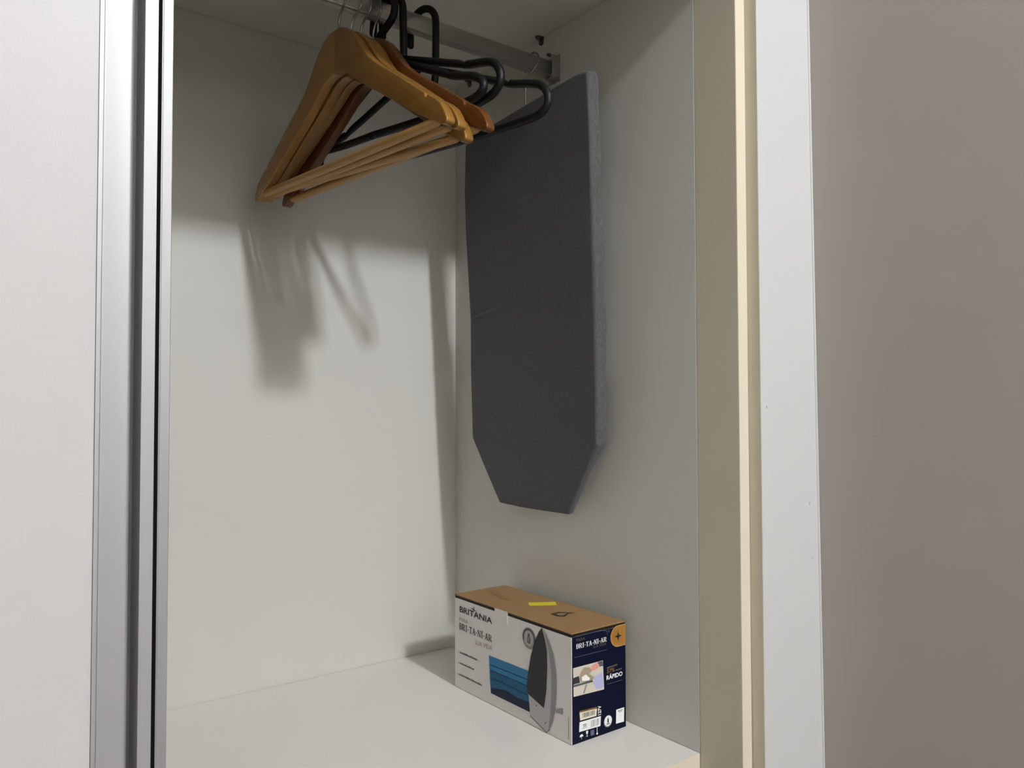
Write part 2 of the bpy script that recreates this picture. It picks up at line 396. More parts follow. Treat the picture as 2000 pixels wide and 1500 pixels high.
def wooden_hanger(loc, yaw, roll, tilt, mats, swing=0.0):
    h = empty('wooden_hanger')
    place(h, loc, yaw, roll, tilt)
    for sg, mt in ((1, mats[0]), (-1, mats[1])):
        shade_auto(arm_mesh(sg, 'arm', mt, h))
    p, r = round_ends([(0, 0.188, 0.7045-RT), (0, 0.09, 0.7042-RT), (0, 0, 0.704-RT), (0, -0.09, 0.7042-RT), (0, -0.188, 0.7045-RT)], 0.0052, 2)
    v, f = tube(p, r, 12); obj('trouser_bar', v, f, mats[2], h, smooth=True)
    hk = [(0, 0.850), (0, 0.866), (0.0005, 0.875), (0.0040, 0.884), (0.0115, 0.892), (0.0158, 0.899)]
    c, rr = (0.0, 0.9057), 0.0160
    hk += [(c[0]+rr*math.cos(math.radians(a)), c[1]+rr*math.sin(math.radians(a))) for a in range(15, 196, 20)]
    pts = smooth_path([(0, -s, z-RT) for s, z in hk], 4)
    if swing: pts = [Matrix.Rotation(swing, 3, 'Z') @ q for q in pts]
    pts, rad = round_ends(pts, 0.0014, 3)
    v, f = tube(pts, rad, 8); obj('hook', v, f, 'wire', h, smooth=True)
    return h
def place(o, x, yaw, roll, tilt):
    """x along the rail; yaw about the vertical, roll inside the hanger's own plane, tilt out of it (degrees)"""
    th = math.radians(yaw)
    # columns: local x -> plane normal, local y -> far direction, local z -> up
    dv = Vector((math.sin(th), math.cos(th), 0)); nv = Vector((math.cos(th), -math.sin(th), 0)); up = Vector((0, 0, 1))
    t = math.radians(tilt); up2 = up*math.cos(t)+nv*math.sin(t); nv2 = nv*math.cos(t)-up*math.sin(t)
    p = math.radians(roll); d3 = dv*math.cos(p)+up2*math.sin(p); up3 = up2*math.cos(p)-dv*math.sin(p)
    o.matrix_world = Matrix(((nv2.x, d3.x, up3.x, x), (nv2.y, d3.y, up3.y, RY), (nv2.z, d3.z, up3.z, RT), (0, 0, 0, 1)))

GW = 'wooden hangers on the rail'
LIGHT = ('wood_dark', 'wood', 'wood_bar')
w1 = tag(wooden_hanger(-0.3450, -6.6, 0.0, -0.6, LIGHT), 'wooden hanger nearest the sliding doors, its broad face fully in view', 'hanger', GW)
w2 = tag(wooden_hanger(-0.3277, -7.0, 0.4, 0.3, LIGHT, 0.3), 'wooden hanger directly behind the foremost wooden hanger, second from the doors', 'hanger', GW)
w3 = tag(wooden_hanger(-0.3133, -7.6, 2.6, 0.4, LIGHT, 0.2), 'light wooden hanger whose near tip hangs lowest, against the orange-brown one', 'hanger', GW)
w4 = tag(wooden_hanger(-0.2980, -8.0, -0.7, 0.6, ('wood_orange', 'wood_orange', 'wood_bar')), 'darker orange-brown wooden hanger, last of the wooden ones towards the ironing board', 'hanger', GW)

# ------------------------------------------------------------------ black plastic tube hangers
def arc(cx, cz, r, a0, a1, n=10):
    return [(cx+r*math.cos(math.radians(a0+(a1-a0)*i/n)), cz+r*math.sin(math.radians(a0+(a1-a0)*i/n))) for i in range(n+1)]
def plastic_hanger(x, yaw, roll, tilt, centred_neck=False, shallow=0.0):
    h = empty('plastic_hanger'); place(h, x, yaw, roll, tilt)
    rt = 0.0047
    def warp(s): return -0.0050*math.exp(-(s/0.055)**2) if centred_neck else 0.0      # the older hanger is a little bowed at its neck
    def to3(p): return [(warp(s), -s, z-RT) for s, z in p]
    # hook: free end, loop over the rail and stem; the stem ends in a small inner hook under the apex, or runs back to the middle
    c = (0.0034, 0.9036); r = 0.0224
    path = [(-0.0190, 0.8850), (-0.0190, 0.8930)] + arc(c[0], c[1], r, 180, 0, 14)
    if centred_neck: path += [(0.0245, 0.8955), (0.0200, 0.8900), (0.0085, 0.8825), (-0.0060, 0.8740), (-0.0085, 0.8660), (-0.0050, 0.8570), (0.0, 0.8500)]
    else: path += [(0.0258, 0.888), (0.0258, 0.870), (0.0258, 0.850), (0.0256, 0.836), (0.0238, 0.824), (0.0190, 0.814), (0.0110, 0.808), (0.0020, 0.8085)]
    p, rd = round_ends(to3(path), rt, 4)
    v, f = tube(p, rd, 12); obj('hook', v, f, 'plastic', h, smooth=True)
    parts = []
    for sg in (1, -1):
        a = [(0.0, 0.8505), (0.03, 0.8385), (0.07, 0.8225), (0.11, 0.8065), (0.130, 0.7988), (0.137, 0.7955), (0.1435, 0.7915), (0.147, 0.7905)]
        ra = [rt, rt, rt, rt, rt, 0.0040, 0.0031, 0.0028]
        parts.append(tube(to3([(s*sg, z) for s, z in a]), ra, 12))
        e = [(0.1455, 0.7925), (0.155, 0.7900), (0.170, 0.7865), (0.182, 0.7830)] + [(0.1885, 0.7800), (0.1945, 0.7745), (0.1985, 0.7675), (0.1995, 0.7605), (0.1975, 0.7540), (0.1920, 0.7488), (0.1845, 0.7458), (0.170, 0.7440), (0.14, 0.7425), (0.09, 0.7405), (0.04, 0.7393), (-0.002, 0.739)]
        e = [(s, z+shallow*max(0.0, min(1.0, (0.780-z)/0.034))) for s, z in e]
        pe = smooth_path(to3([(s*sg, z) for s, z in e]), 3)
        parts.append(tube(pe, rt, 12))
    v, f = join(*parts); obj('frame', v, f, 'plastic', h, smooth=True)
    return h
GP = 'black plastic hangers on the rail'
p1 = tag(plastic_hanger(-0.2738, -6.28, -1.06, -0.5), 'black plastic hanger with the highest arm, its hook stem just right of the wooden hangers', 'hanger', GP)
p2 = tag(plastic_hanger(-0.2792, -6.5, 3.73, 1.77, True, 0.0124), 'black plastic hanger whose rounded near end hangs in front of the other two black ones', 'hanger', GP)
p3 = tag(plastic_hanger(-0.2292, -15.6, 0.0, 0.0), 'black plastic hanger closest to the ironing board, its bar crossing the grey cover', 'hanger', GP)

# ------------------------------------------------------------------ ironing board hanging on the side wall
PIV = (-0.0535, -0.26, 0.55)
board = tag(empty('ironing_board', PIV), 'small tabletop ironing board with dark grey padded cover hanging on the side panel', 'ironing board')
tl = math.atan(0.058)
up = Vector((-math.sin(tl), 0, math.cos(tl))); nf = Vector((-math.cos(tl), 0, -math.sin(tl)))    # nf: out of the front face
board.matrix_world = Matrix(((nf.x, 0, up.x, PIV[0]), (nf.y, 1, up.y, PIV[1]), (nf.z, 0, up.z, PIV[2]), (0, 0, 0, 1)))
def bl(y, z): return (y-PIV[1], (z-PIV[2])/math.cos(tl))
OUT = [bl(*p) for p in ((-0.4115, 0.8400), (-0.3950, 0.8425), (-0.27, 0.8345), (-0.145, 0.8265), (-0.1316, 0.8190), (-0.1225, 0.7500), (-0.1200, 0.6875), (-0.1205, 0.5900), (-0.1212, 0.5506), (-0.1168, 0.4900), (-0.1155, 0.4744), (-0.1135, 0.4100), (-0.1118, 0.3595), (-0.1400, 0.3180), (-0.1763, 0.2643), (-0.2300, 0.2625), (-0.2900, 0.2628), (-0.3329, 0.2633), (-0.3640, 0.3090), (-0.3965, 0.3578), (-0.4010, 0.4300), (-0.4050, 0.5100), (-0.4076, 0.6029), (-0.4100, 0.7000), (-0.4120, 0.7800))]
random.seed(4)
def resample(poly, step):
    out = []
    for i in range(len(poly)):
        a = Vector(poly[i]); b = Vector(poly[(i+1) % len(poly)]); n = max(1, int((b-a).length/step))
        for k in range(n): out.append(a.lerp(b, k/n))
    return out
ol = resample(OUT, 0.0025); n = len(ol)
# slight rounding of the corners
for _ in range(1):
    ol = [ol[i]*0.7+(ol[i-1]+ol[(i+1) % n])*0.15 for i in range(n)]
cen = sum((Vector(p) for p in ol), Vector((0, 0)))/n
TH = 0.0205; R_ = 0.0045
v = []; rows = []
def edge_wave(i, amp):
    t = i*0.0025
    return amp*(0.6*math.sin(t*58+0.6)+0.4*math.sin(t*131+1.1))
def thin(zl):          # the pad gets thinner along the tapered nose
    z = zl*math.cos(tl)+PIV[2]; t = min(1, max(0, (z-0.315)/(0.362-0.315)))
    return 0.55+0.45*t*t*(3-2*t)
def loop(off, depth, amp=0.0):
    """off: inward offset of the outline, depth: local x"""
    row = []
    for i, p in enumerate(ol):
        q = p+(cen-p).normalized()*off*1.25
        k = thin(q.y)
        v.append(((depth+edge_wave(i, amp))*k, q.x, q.y)); row.append(len(v)-1)
    rows.append(row)
loop(0.030, -TH+0.001); loop(0.012, -TH-0.0002, 0.0008); loop(0.002, -TH+0.0008, 0.0012); loop(0.0, -TH+0.003, 0.0010)
loop(0.0, -0.011, 0.0002); loop(0.0, -R_)
for k in range(1, 5):
    a = k/4*math.pi/2; loop(R_*(1-math.cos(a)), -R_+R_*math.sin(a))
# front face: shrinking copies of the outline with the two short creases pressed in
CRE = [((-0.121, 0.5505), (-0.215, 0.5612), 0.0020), ((-0.116, 0.4735), (-0.160, 0.4800), 0.0028)]
def crease(y, z):
    h = 0.0
    for (ay, az), (by, bz), amp in CRE:
        a = Vector(bl(ay, az)); b = Vector(bl(by, bz)); p = Vector((y, z)); ab = b-a
        t = (p-a).dot(ab)/ab.length_squared
        if -0.1 < t < 1.0:
            d = (p-(a+ab*t)).dot(Vector((-ab.y, ab.x)).normalized())
            h += amp*(1-max(t, 0))*(math.exp(-((d-0.003)/0.0035)**2)-1.2*math.exp(-((d+0.0005)/0.0016)**2))
    return h
base_row = [Vector((v[i][1], v[i][2])) for i in rows[-1]]
# grid of the front: each outline point is joined to a point on the centre spine
SH = [0.985, 0.96, 0.93, 0.89, 0.84, 0.78, 0.70, 0.60, 0.45, 0.25]
for s in SH:
    row = []
    for p in base_row:
        q = cen+(p-cen)*s
        puff = 0.0004*math.sin(q.y*31+q.x*9)*(1-s**8)
        v.append((puff+crease(q.x, q.y), q.x, q.y)); row.append(len(v)-1)
    rows.append(row)
f = []
for a, b in zip(rows[:-1], rows[1:]):
    for i in range(n): f.append((a[i], a[(i+1) % n], b[(i+1) % n], b[i]))
v.append((0.0004*math.sin(cen.y*31+cen.x*9), cen.x, cen.y)); ci = len(v)-1
for i in range(n): f.append((rows[-1][i], rows[-1][(i+1) % n], ci))
obj('padded_cover', v, f, 'fabric', board, smooth=True)
# hard underside inside the gathered hem
inner = [cen+(Vector(p)-cen)*0.955 for p in OUT]; m = len(inner)
vv = [(x*thin(p.y), p.x, p.y) for x in (-TH-0.0005, -TH+0.0035) for p in inner]
ff = [tuple(range(m)), tuple(m+i for i in range(m))]+[(i, (i+1) % m, m+(i+1) % m, m+i) for i in range(m)]
obj('base_board', vv, ff, 'board_base', board)
# folded leg frames behind the board: each a bent tube whose foot leans on the side panel
def leg(zc, y0, y1, zr):
    # world points -> local
    inv = board.matrix_world.inverted()
    def xb(z): return -0.034-0.058*(z-0.22)+TH+0.0035
    pts = [(xb(zr), y0, zr), (xb(zc)+0.004, y0, zc+0.02), (-0.0062, y0-0.004, zc), (-0.0062, (y0+y1)/2, zc-0.001), (-0.0062, y1+0.004, zc), (xb(zc)+0.004, y1, zc+0.02), (xb(zr), y1, zr)]
    p = smooth_path([inv @ Vector(q) for q in pts], 5)
    t = tube(p, 0.0050, 10); o = obj('leg', t[0], t[1], 'steel_tube', board, smooth=True)
    for yy in (y0-0.010, y1+0.010):
        q = [inv @ Vector((-0.0068, yy-0.012, zc-0.0003)), inv @ Vector((-0.0068, yy+0.012, zc-0.0007))]
        a, b = tube(q, 0.0064, 12); obj('rubber_foot', a, b, 'plastic', o, smooth=True)
leg(0.465, -0.175, -0.355, 0.70); leg(0.315, -0.215, -0.315, 0.42)
# steel hook from the back of the board over the clothes rail
inv = board.matrix_world.inverted()
hk = [(-0.0475, -0.258, 0.800), (-0.0490, -0.259, 0.835), (-0.0520, -0.2625, 0.862), (-0.0530, -0.2660, 0.8800), (-0.0500, -0.2730, 0.8885), (-0.0465, -0.2795, 0.8970), (-0.0430, -0.2815, 0.9060), (-0.0420, -0.2780, 0.9160), (-0.0425, -0.2672, 0.9215), (-0.0440, -0.2570, 0.9160), (-0.0450, -0.2530, 0.9060), (-0.0450, -0.2535, 0.8980)]
p = smooth_path([inv @ Vector(q) for q in hk], 5); p, rd = round_ends(p, 0.0014, 3)
t = tube(p, rd, 8); obj('hanging_hook', t[0], t[1], 'wire', board, smooth=True)

# ------------------------------------------------------------------ boxed iron
BX, BY, BH = -0.061, -0.290, 0.1340
X0, Y0 = -0.1072-BX, -0.4185-BY; X1, Y1 = -0.0150-BX, -0.1615-BY
carton = tag(empty('iron_box', (BX, BY, 0)), 'white, navy and kraft cardboard box of a steam iron standing on the wardrobe shelf', 'box')
carton['label'] = 'white, navy and kraft cardboard box of a clothes iron standing on the wardrobe shelf'
E0 = 0.0003
box('carton', X0, X1, Y0, Y1, E0, BH-0.0044, 'carton', carton, bevel=0.0006, segs=1)
sp_ = [(X0+0.0006, Y0-0.0003, E0+0.0006), (X1, Y0-0.0003, E0+0.0006), (X1, Y0-0.0003, BH-0.0046), (X0+0.0006, Y0-0.0003, BH-0.0046)]
def plate(name, pts, normal, thick, mat, parent):
    nv = Vector(normal)*thick; k = len(pts); vs = [Vector(p) for p in pts]+[Vector(p)+nv for p in pts]
    fs = [tuple(range(k)), tuple(k+i for i in range(k))]+[(i, (i+1) % k, k+(i+1) % k, k+i) for i in range(k)]
    return obj(name, vs, fs, mat, parent)
navy = plate('navy_panel', sp_, (0, 1, 0), 0.0005, 'navy', carton)
# kraft lid flap with a dark gap under its front edges, and the white tongue that closes it
box('flap_gap', X0+0.0004, X1-0.0004, Y0+0.0004, Y1-0.0004, BH-0.0046, BH-0.0006, 'flap_gap', carton)
lid = box('lid_flap', X0-0.0003, X1+0.0003, Y0-0.0003, Y1+0.0003, BH-0.0007, BH+0.0006, 'kraft', carton, bevel=0.0003, segs=1)
box('closing_tongue', X0-0.0005, X0+0.0006, -0.0001, 0.0290, BH-0.016, BH+0.0002, 'carton', carton, bevel=0.0002, segs=1)

OFF = 0.00035
def on_front(p, o=OFF): return (X0-o, p[0], p[1])
def on_side(p, o=OFF): return (p[0], Y0-0.0003-o, p[1])
def on_top(p, o=OFF): return (p[0], p[1], BH+0.0006+o)
LV = {'n': 0}
def flat(name, pts, mp, mat, parent, lvl=0):
    """one flat printed patch on a face of the box"""
    vs = [mp(p, OFF+0.00012*lvl) for p in pts]
    return obj(name, vs, [tuple(range(len(vs)))], mat, parent)
def flats(name, polys, mp, mat, parent, lvl=0):
    vs = []; fs = []
    for p in polys:
        b = len(vs); vs += [mp(q, OFF+0.00012*lvl) for q in p]; fs.append(tuple(range(b, len(vs))))
    return obj(name, vs, fs, mat, parent)
def stroke(a, b, w):
    a = Vector(a); b = Vector(b); d = (b-a).normalized()*w/2; nn = Vector((-d.y, d.x))
    return [tuple(a-d*0+nn), tuple(b+nn), tuple(b-nn), tuple(a-nn)]
def lettering(name, text, p0, p1, top, mp, mat, parent, weight=0.0, lvl=0, rot=0):
    """lettering fitted between the baseline ends p0, p1 with cap height up to top"""
    cu = bpy.data.curves.new(name, 'FONT'); cu.body = text; cu.offset = weight; cu.resolution_u = 3; cu.fill_mode = 'FRONT'
    tmp = bpy.data.objects.new(name, cu); col.objects.link(tmp)
    dg = bpy.context.evaluated_depsgraph_get()
    me = bpy.data.meshes.new_from_object(tmp.evaluated_get(dg))
    bpy.data.objects.remove(tmp); bpy.data.curves.remove(cu)
    xs = [q.co.x for q in me.vertices]; ys = [q.co.y for q in me.vertices]
    a = Vector(p0); b = Vector(p1); ux = (b-a); 
    uy = Vector((-ux.y, ux.x)).normalized()
    h = abs((Vector(top)-a).dot(uy))
    if (Vector(top)-a).dot(uy) < 0: uy = -uy
    lo = 0.0; hi = 0.729 if not text.islower() else max(ys)
    for q in me.vertices:
        s = (q.co.x-min(xs))/(max(xs)-min(xs)); t = (q.co.y-lo)/hi
        w = a+ux*s+uy*h*t
        q.co = mp((w.x, w.y), OFF+0.00012*lvl)
    me.materials.append(M[mat])
    o = bpy.data.objects.new(name, me); col.objects.link(o); o.parent = parent
    return o
# a small slab-serif alphabet made of strokes for the hyphenated slogan
SL = {'B': [((0.12, 0), (0.12, 1), .2), ((0, .05), (.5, .05), .1), ((0, .95), (.5, .95), .1), ((.12, .52), (.55, .52), .1), ((.6, .1), (.6, .48), .18), ((.56, .56), (.56, .92), .18)],
      'R': [((0.12, 0), (0.12, 1), .2), ((0, .05), (.3, .05), .1), ((0, .95), (.5, .95), .1), ((.12, .48), (.5, .48), .1), ((.58, .52), (.58, .92), .18), ((.4, .48), (.62, .04), .18), ((.52, .05), (.8, .05), .1)],
      'I': [((.2, 0), (.2, 1), .2), ((0, .05), (.4, .05), .1), ((0, .95), (.4, .95), .1)],
      'T': [((.36, 0), (.36, 1), .2), ((.18, .05), (.54, .05), .1), ((0, .94), (.72, .94), .12), ((.04, .76), (.04, .95), .08), ((.68, .76), (.68, .95), .08)],
      'A': [((.1, .03), (.38, 1), .1), ((.38, 1), (.66, .03), .2), ((.2, .33), (.56, .33), .09), ((0, .05), (.24, .05), .1), ((.5, .05), (.82, .05), .1)],
      'N': [((.1, 0), (.1, 1), .1), ((.1, 1), (.66, .02), .2), ((.66, 0), (.66, 1), .1), ((0, .05), (.26, .05), .1), ((0, .95), (.2, .95), .1), ((.5, .95), (.8, .95), .1)],
      '-': [((.04, .42), (.34, .42), .13)]}
WD = {'B': .72, 'R': .82, 'I': .42, 'T': .74, 'A': .84, 'N': .82, '-': .4}
def slab(name, text, p0, p1, top, mp, mat, parent, lvl=0):
    total = sum(WD[c]+.06 for c in text); a = Vector(p0); ux = Vector(p1)-a
    uy = Vector((-ux.y, ux.x)).normalized(); dd = (Vector(top)-a).dot(uy); uy = uy*dd
    x = 0; polys = []
    for c in text:
        for q0, q1, w in SL[c]:
            st = stroke(q0, q1, w)
            polys.append([tuple(a+ux*((x+q[0])/total)+uy*q[1]) for q in st])
        x += WD[c]+.06
    return flats(name, polys, mp, mat, parent, lvl)
FP=dict(
  brand=[(0.1155, 0.1112), (0.0347, 0.1107), (0.1145, 0.1198)],
  para=[(0.1161, 0.0978), (0.0943, 0.0977), (0.1161, 0.1041)],
  bri=[(0.1161, 0.0859), (0.0348, 0.0858), (0.1161, 0.0952)],
  sua=[(0.0757, 0.0735), (0.0344, 0.0747), (0.075, 0.0797)],
  b1=[(0.1183, 0.0525), (0.0723, 0.0512)],
  b2=[(0.1189, 0.0371), (0.0776, 0.0361)],
  b3=[(0.1196, 0.0203), (0.0591, 0.0198)],
  towel=[(0.0426, 0.0661), (-0.0449, 0.0679), (-0.0482, 0.0161), (0.0376, 0.0159), (0.0401, 0.035)],
  t1=[(0.0407, 0.0542), (-0.0438, 0.0564)],
  t2=[(0.0401, 0.047), (-0.0426, 0.048)],
  t3=[(0.0382, 0.0355), (0.0179, 0.0374), (-0.0437, 0.0364)],
  tn=[(0.0382, 0.0229), (0.0057, 0.0291), (-0.0242, 0.0269), (-0.0471, 0.0287), (-0.0482, 0.0161), (0.0376, 0.0159)],
  badge=[(-0.0463, 0.1101), (-0.0464, 0.124), (-0.0594, 0.1097)],
  sole=[(-0.0732, 0.1296), (-0.0784, 0.1186), (-0.0832, 0.1041), (-0.0839, 0.0823), (-0.0821, 0.0541), (-0.0772, 0.03), (-0.0444, 0.0389), (-0.0426, 0.0487), (-0.0445, 0.0628), (-0.0502, 0.0871), (-0.0584, 0.1094), (-0.0675, 0.1239)],
  body=[(-0.0732, 0.1296), (-0.0799, 0.1234), (-0.0867, 0.1161), (-0.0952, 0.1016), (-0.1001, 0.0821), (-0.1009, 0.0594), (-0.099, 0.0372), (-0.093, 0.0168), (-0.0883, 0.0074), (-0.0818, 0.0011), (-0.0489, 0.0119), (-0.0463, 0.0361), (-0.0444, 0.0389), (-0.0582, 0.0782)],
  shade=[(-0.0779, 0.1255), (-0.0867, 0.1161), (-0.0952, 0.1016), (-0.1001, 0.0821), (-0.1009, 0.0594), (-0.099, 0.0372), (-0.093, 0.0168), (-0.0853, 0.0045), (-0.0889, 0.0259), (-0.0915, 0.0551), (-0.0911, 0.0803), (-0.0868, 0.1034)],
  knob=[(-0.0992, 0.0347), (-0.1069, 0.038), (-0.1084, 0.0397), (-0.1122, 0.0393), (-0.1126, 0.0326), (-0.1088, 0.0327), (-0.0992, 0.0313)],
  h1=[(-0.0617, 0.0286)],
  h2=[(-0.0801, 0.0124)],
  vt=[(-0.123, 0.0327), (-0.1228, 0.0059)],
  edge=[(0.1278, 0.1346), (0.0306, 0.1321), (0.0271, 0.1343), (-0.011, 0.1335), (-0.1292, 0.1334)],
)
SP=dict(
  para=[(-0.0389, 0.1236), (-0.0245, 0.1238), (-0.0389, 0.1276)],
  bri=[(-0.0391, 0.1149), (0.0127, 0.1149), (-0.039, 0.1208)],
  sua=[(-0.0117, 0.1108), (0.0117, 0.1104), (-0.0117, 0.1145)],
  l1=[(-0.0398, 0.1303), (0.0033, 0.1302), (0.0127, 0.1276), (0.014, 0.1225)],
  l2=[(-0.0426, 0.1053), (0.0127, 0.1047)],
  sp=[(0.0162, 0.127)],
  badge=[(0.0325, 0.118), (0.0326, 0.1315), (0.0474, 0.1297), (0.0472, 0.1046), (0.0198, 0.1196)],
  star=[(0.0325, 0.1175)],
  photo=[(-0.0445, 0.0929), (0.0054, 0.0926), (0.0075, 0.0563), (-0.0438, 0.0584)],
  arm=[(-0.0136, 0.0898), (-0.0057, 0.092), (-0.0005, 0.0884), (-0.0032, 0.0845), (-0.011, 0.083), (-0.0145, 0.0856)],
  iron=[(-0.0316, 0.086), (-0.0265, 0.0905), (-0.0179, 0.0888), (-0.0128, 0.084), (-0.018, 0.0807), (-0.0094, 0.0751), (-0.0128, 0.0715), (-0.03, 0.0732), (-0.035, 0.078)],
  ironw=[(-0.0308, 0.0796), (-0.024, 0.0813), (-0.0171, 0.0755), (-0.018, 0.0732), (-0.03, 0.0745)],
  cloth=[(-0.0094, 0.0751), (-0.0041, 0.0772), (0.0038, 0.0774), (0.0064, 0.0617), (0.0028, 0.0586), (-0.006, 0.0599), (-0.0111, 0.0673)],
  dark=[(-0.0442, 0.0812), (-0.035, 0.0817), (-0.0334, 0.0733), (-0.0442, 0.0732)],
  sleeve=[(-0.004, 0.0923), (0.0048, 0.0923), (0.0057, 0.0859), (-0.0005, 0.0859)],
  board=[(-0.0442, 0.0726), (-0.0137, 0.0723), (-0.0111, 0.0698), (-0.0443, 0.0701)],
  leg=[(-0.024, 0.0689), (-0.0215, 0.0689), (-0.0258, 0.0587), (-0.0284, 0.0592)],
  n57=[(0.0124, 0.075), (0.0262, 0.0747), (0.0125, 0.0801)],
  rap=[(0.0117, 0.0669), (0.0399, 0.067), (0.0118, 0.0723)],
  d1=[(0.0125, 0.0816), (0.0308, 0.0824)],
  d2=[(0.028, 0.0756), (0.0391, 0.076)],
  l3=[(0.0123, 0.0613), (0.0399, 0.0615)],
  lab1=[(-0.0343, 0.0373), (-0.0051, 0.0355), (-0.0059, 0.0266), (-0.0333, 0.0275)],
  strip=[(-0.0342, 0.0393), (-0.0051, 0.0377), (-0.0051, 0.0355), (-0.0343, 0.0373)],
  v127=[(0.0017, 0.0264), (0.0018, 0.038), (-0.0036, 0.027)],
  lab2=[(-0.0343, 0.0258), (0.0015, 0.0248), (0.0007, 0.0127), (-0.0351, 0.0141)],
  split=[(-0.017, 0.0249)],
  circ=[(0.0138, 0.016), (0.0139, 0.0233)],
  qr=[(0.0285, 0.0261), (0.0427, 0.0261), (0.0422, 0.0081), (0.0278, 0.0088)],
  umb=[(-0.0312, 0.0086)],
  gla=[(-0.0219, 0.0093)],
  bx=[(-0.0129, 0.0077)],
  hk=[(-0.005, 0.0082)],
)
TP=dict(
  stick=[(0.0054, 0.0207), (0.039, 0.0007), (0.0278, -0.0151), (-0.004, 0.0051)],
  mark=[(-0.0087, -0.0442), (0.0067, -0.0425), (0.0232, -0.061), (0.012, -0.0581), (-0.0014, -0.0662), (-0.0089, -0.0605)],
  markin=[(-0.0022, -0.0486), (0.0051, -0.0495), (0.0106, -0.0557), (0.0001, -0.0604), (-0.0044, -0.0563)],
  s1=[(0.0016, 0.109), (0.005, 0.0841)],
  s2=[(-0.0057, 0.0924), (-0.0018, 0.0602)],
  s3=[(-0.0114, 0.0658), (-0.0046, 0.0492)],
  brd=[(-0.0461, 0.128), (0.0458, 0.1231), (0.054, -0.1226), (-0.0487, -0.132)],
)
# --- white long face
art = carton
def fmap(p, o=OFF): return on_front(p, o)
lettering('brand_lettering', 'BRITANIA', FP['brand'][0], FP['brand'][1], FP['brand'][2], fmap, 'ink_black', art, 0.018)
# four-point star over the lettering
sx, sz = 0.0795, 0.1215
st = [(sx+0.0085, sz+0.0012), (sx+0.0012, sz+0.0008), (sx-0.0006, sz+0.0052), (sx-0.0012, sz+0.0002), (sx-0.0085, sz-0.0016), (sx-0.0010, sz-0.0016), (sx+0.0002, sz-0.0058), (sx+0.0010, sz-0.0010)]
flat('star_emblem', st, fmap, 'ink_slate', art, 1)
lettering('slogan_lettering', 'PARA', FP['para'][0], FP['para'][1], FP['para'][2], fmap, 'ink_tan', art, 0.0)
slab('slogan_lettering', 'BRI-TA-NI-AR', FP['bri'][0], FP['bri'][1], FP['bri'][2], fmap, 'ink_slate', art)
lettering('slogan_lettering', 'SUA VIDA', FP['sua'][0], FP['sua'][1], (FP['sua'][0][0], 0.0800), fmap, 'ink_tan', art, 0.0)
random.seed(9)
for key in ('b1', 'b2', 'b3'):
    (u0, z0), (u1, z1) = FP[key]; polys = [[(u0, z0+0.0012), (u0-0.0016, z0), (u0, z0-0.0012)]]
    u = u0-0.0034
    while u > u1+0.001:
        w = random.uniform(0.0012, 0.0022); h = random.choice((0.0009, 0.0012, 0.0014))
        polys.append([(u, z0-0.001), (u-w, z0-0.001), (u-w, z0-0.001+2*h), (u, z0-0.001+2*h)]); u -= w+0.0006
    flats('feature_line', polys, fmap, 'ink_slate', art)
# picture of the folded towels
tw = flat('towel_picture', FP['towel'], fmap, 'ink_blue', art)
band = [FP['t2'][0], FP['t2'][1], FP['towel'][2], FP['towel'][3], FP['towel'][4]]
flat('towel_band', band, fmap, 'ink_teal', tw, 1)
flat('towel_band', FP['tn'], fmap, 'ink_navy', tw, 2)
flats('towel_fold', [stroke(FP['t1'][0], FP['t1'][1], 0.0011), stroke(FP['t2'][0], FP['t2'][1], 0.0011), stroke(FP['t3'][0], FP['t3'][1], 0.0012), stroke(FP['t3'][1], FP['t3'][2], 0.0012)], fmap, 'ink_blue_dark', tw, 3)
# round seal
bc = FP['badge'][0]; br = FP['badge'][1][1]-bc[1]
bd = flat('round_seal', ring(bc[0], bc[1], br, 28), fmap, 'ink_badge', art)
flat('seal_ring', ring(bc[0], bc[1], br*0.74, 28), fmap, 'ink_seal', bd, 1)
a_out = ring(bc[0], bc[1], br*0.90, 14, math.radians(-20), math.radians(200), False); a_in = ring(bc[0], bc[1], br*0.72, 14, math.radians(-20), math.radians(200), False)
flat('seal_arc', a_out+a_in[::-1], fmap, 'ink_slate', bd, 2)
flats('seal_icon', [[(bc[0]+0.0030, bc[1]-0.0062), (bc[0]-0.0030, bc[1]-0.0062), (bc[0]-0.0032, bc[1]-0.001), (bc[0]-0.0016, bc[1]+0.0048), (bc[0], bc[1]+0.0072), (bc[0]+0.0016, bc[1]+0.0048), (bc[0]+0.0032, bc[1]-0.001)]], fmap, 'ink_slate', bd, 3)
flats('seal_icon', [[(bc[0]+0.0012, bc[1]-0.0046), (bc[0]-0.0012, bc[1]-0.0046), (bc[0]-0.0012, bc[1]+0.001), (bc[0], bc[1]+0.004), (bc[0]+0.0012, bc[1]+0.001)]], fmap, 'ink_badge', bd, 4)
# picture of the iron, standing on its heel
ir = flat('iron_picture', FP['body'], fmap, 'ink_iron', art, 4)
flat('iron_shade', FP['shade'], fmap, 'ink_iron_shade', ir, 5)
flat('iron_soleplate', FP['sole'], fmap, 'ink_sole', ir, 6)
flat('iron_cord_knob', FP['knob'], fmap, 'ink_iron_shade', ir, 5)
for k in ('h1', 'h2'):
    c = FP[k][0]; flat('iron_rivet', ring(c[0], c[1], 0.0010, 10), fmap, 'ink_sole', ir, 6)
hs = FP['body'][8:11]
flats('iron_outline', [stroke(FP['body'][9], FP['body'][10], 0.0008), stroke(FP['body'][8], FP['body'][9], 0.0008)], fmap, 'ink_sole', ir, 6)
flats('fine_print', [stroke(FP['vt'][0], FP['vt'][1], 0.0009)], fmap, 'ink_grey', art)

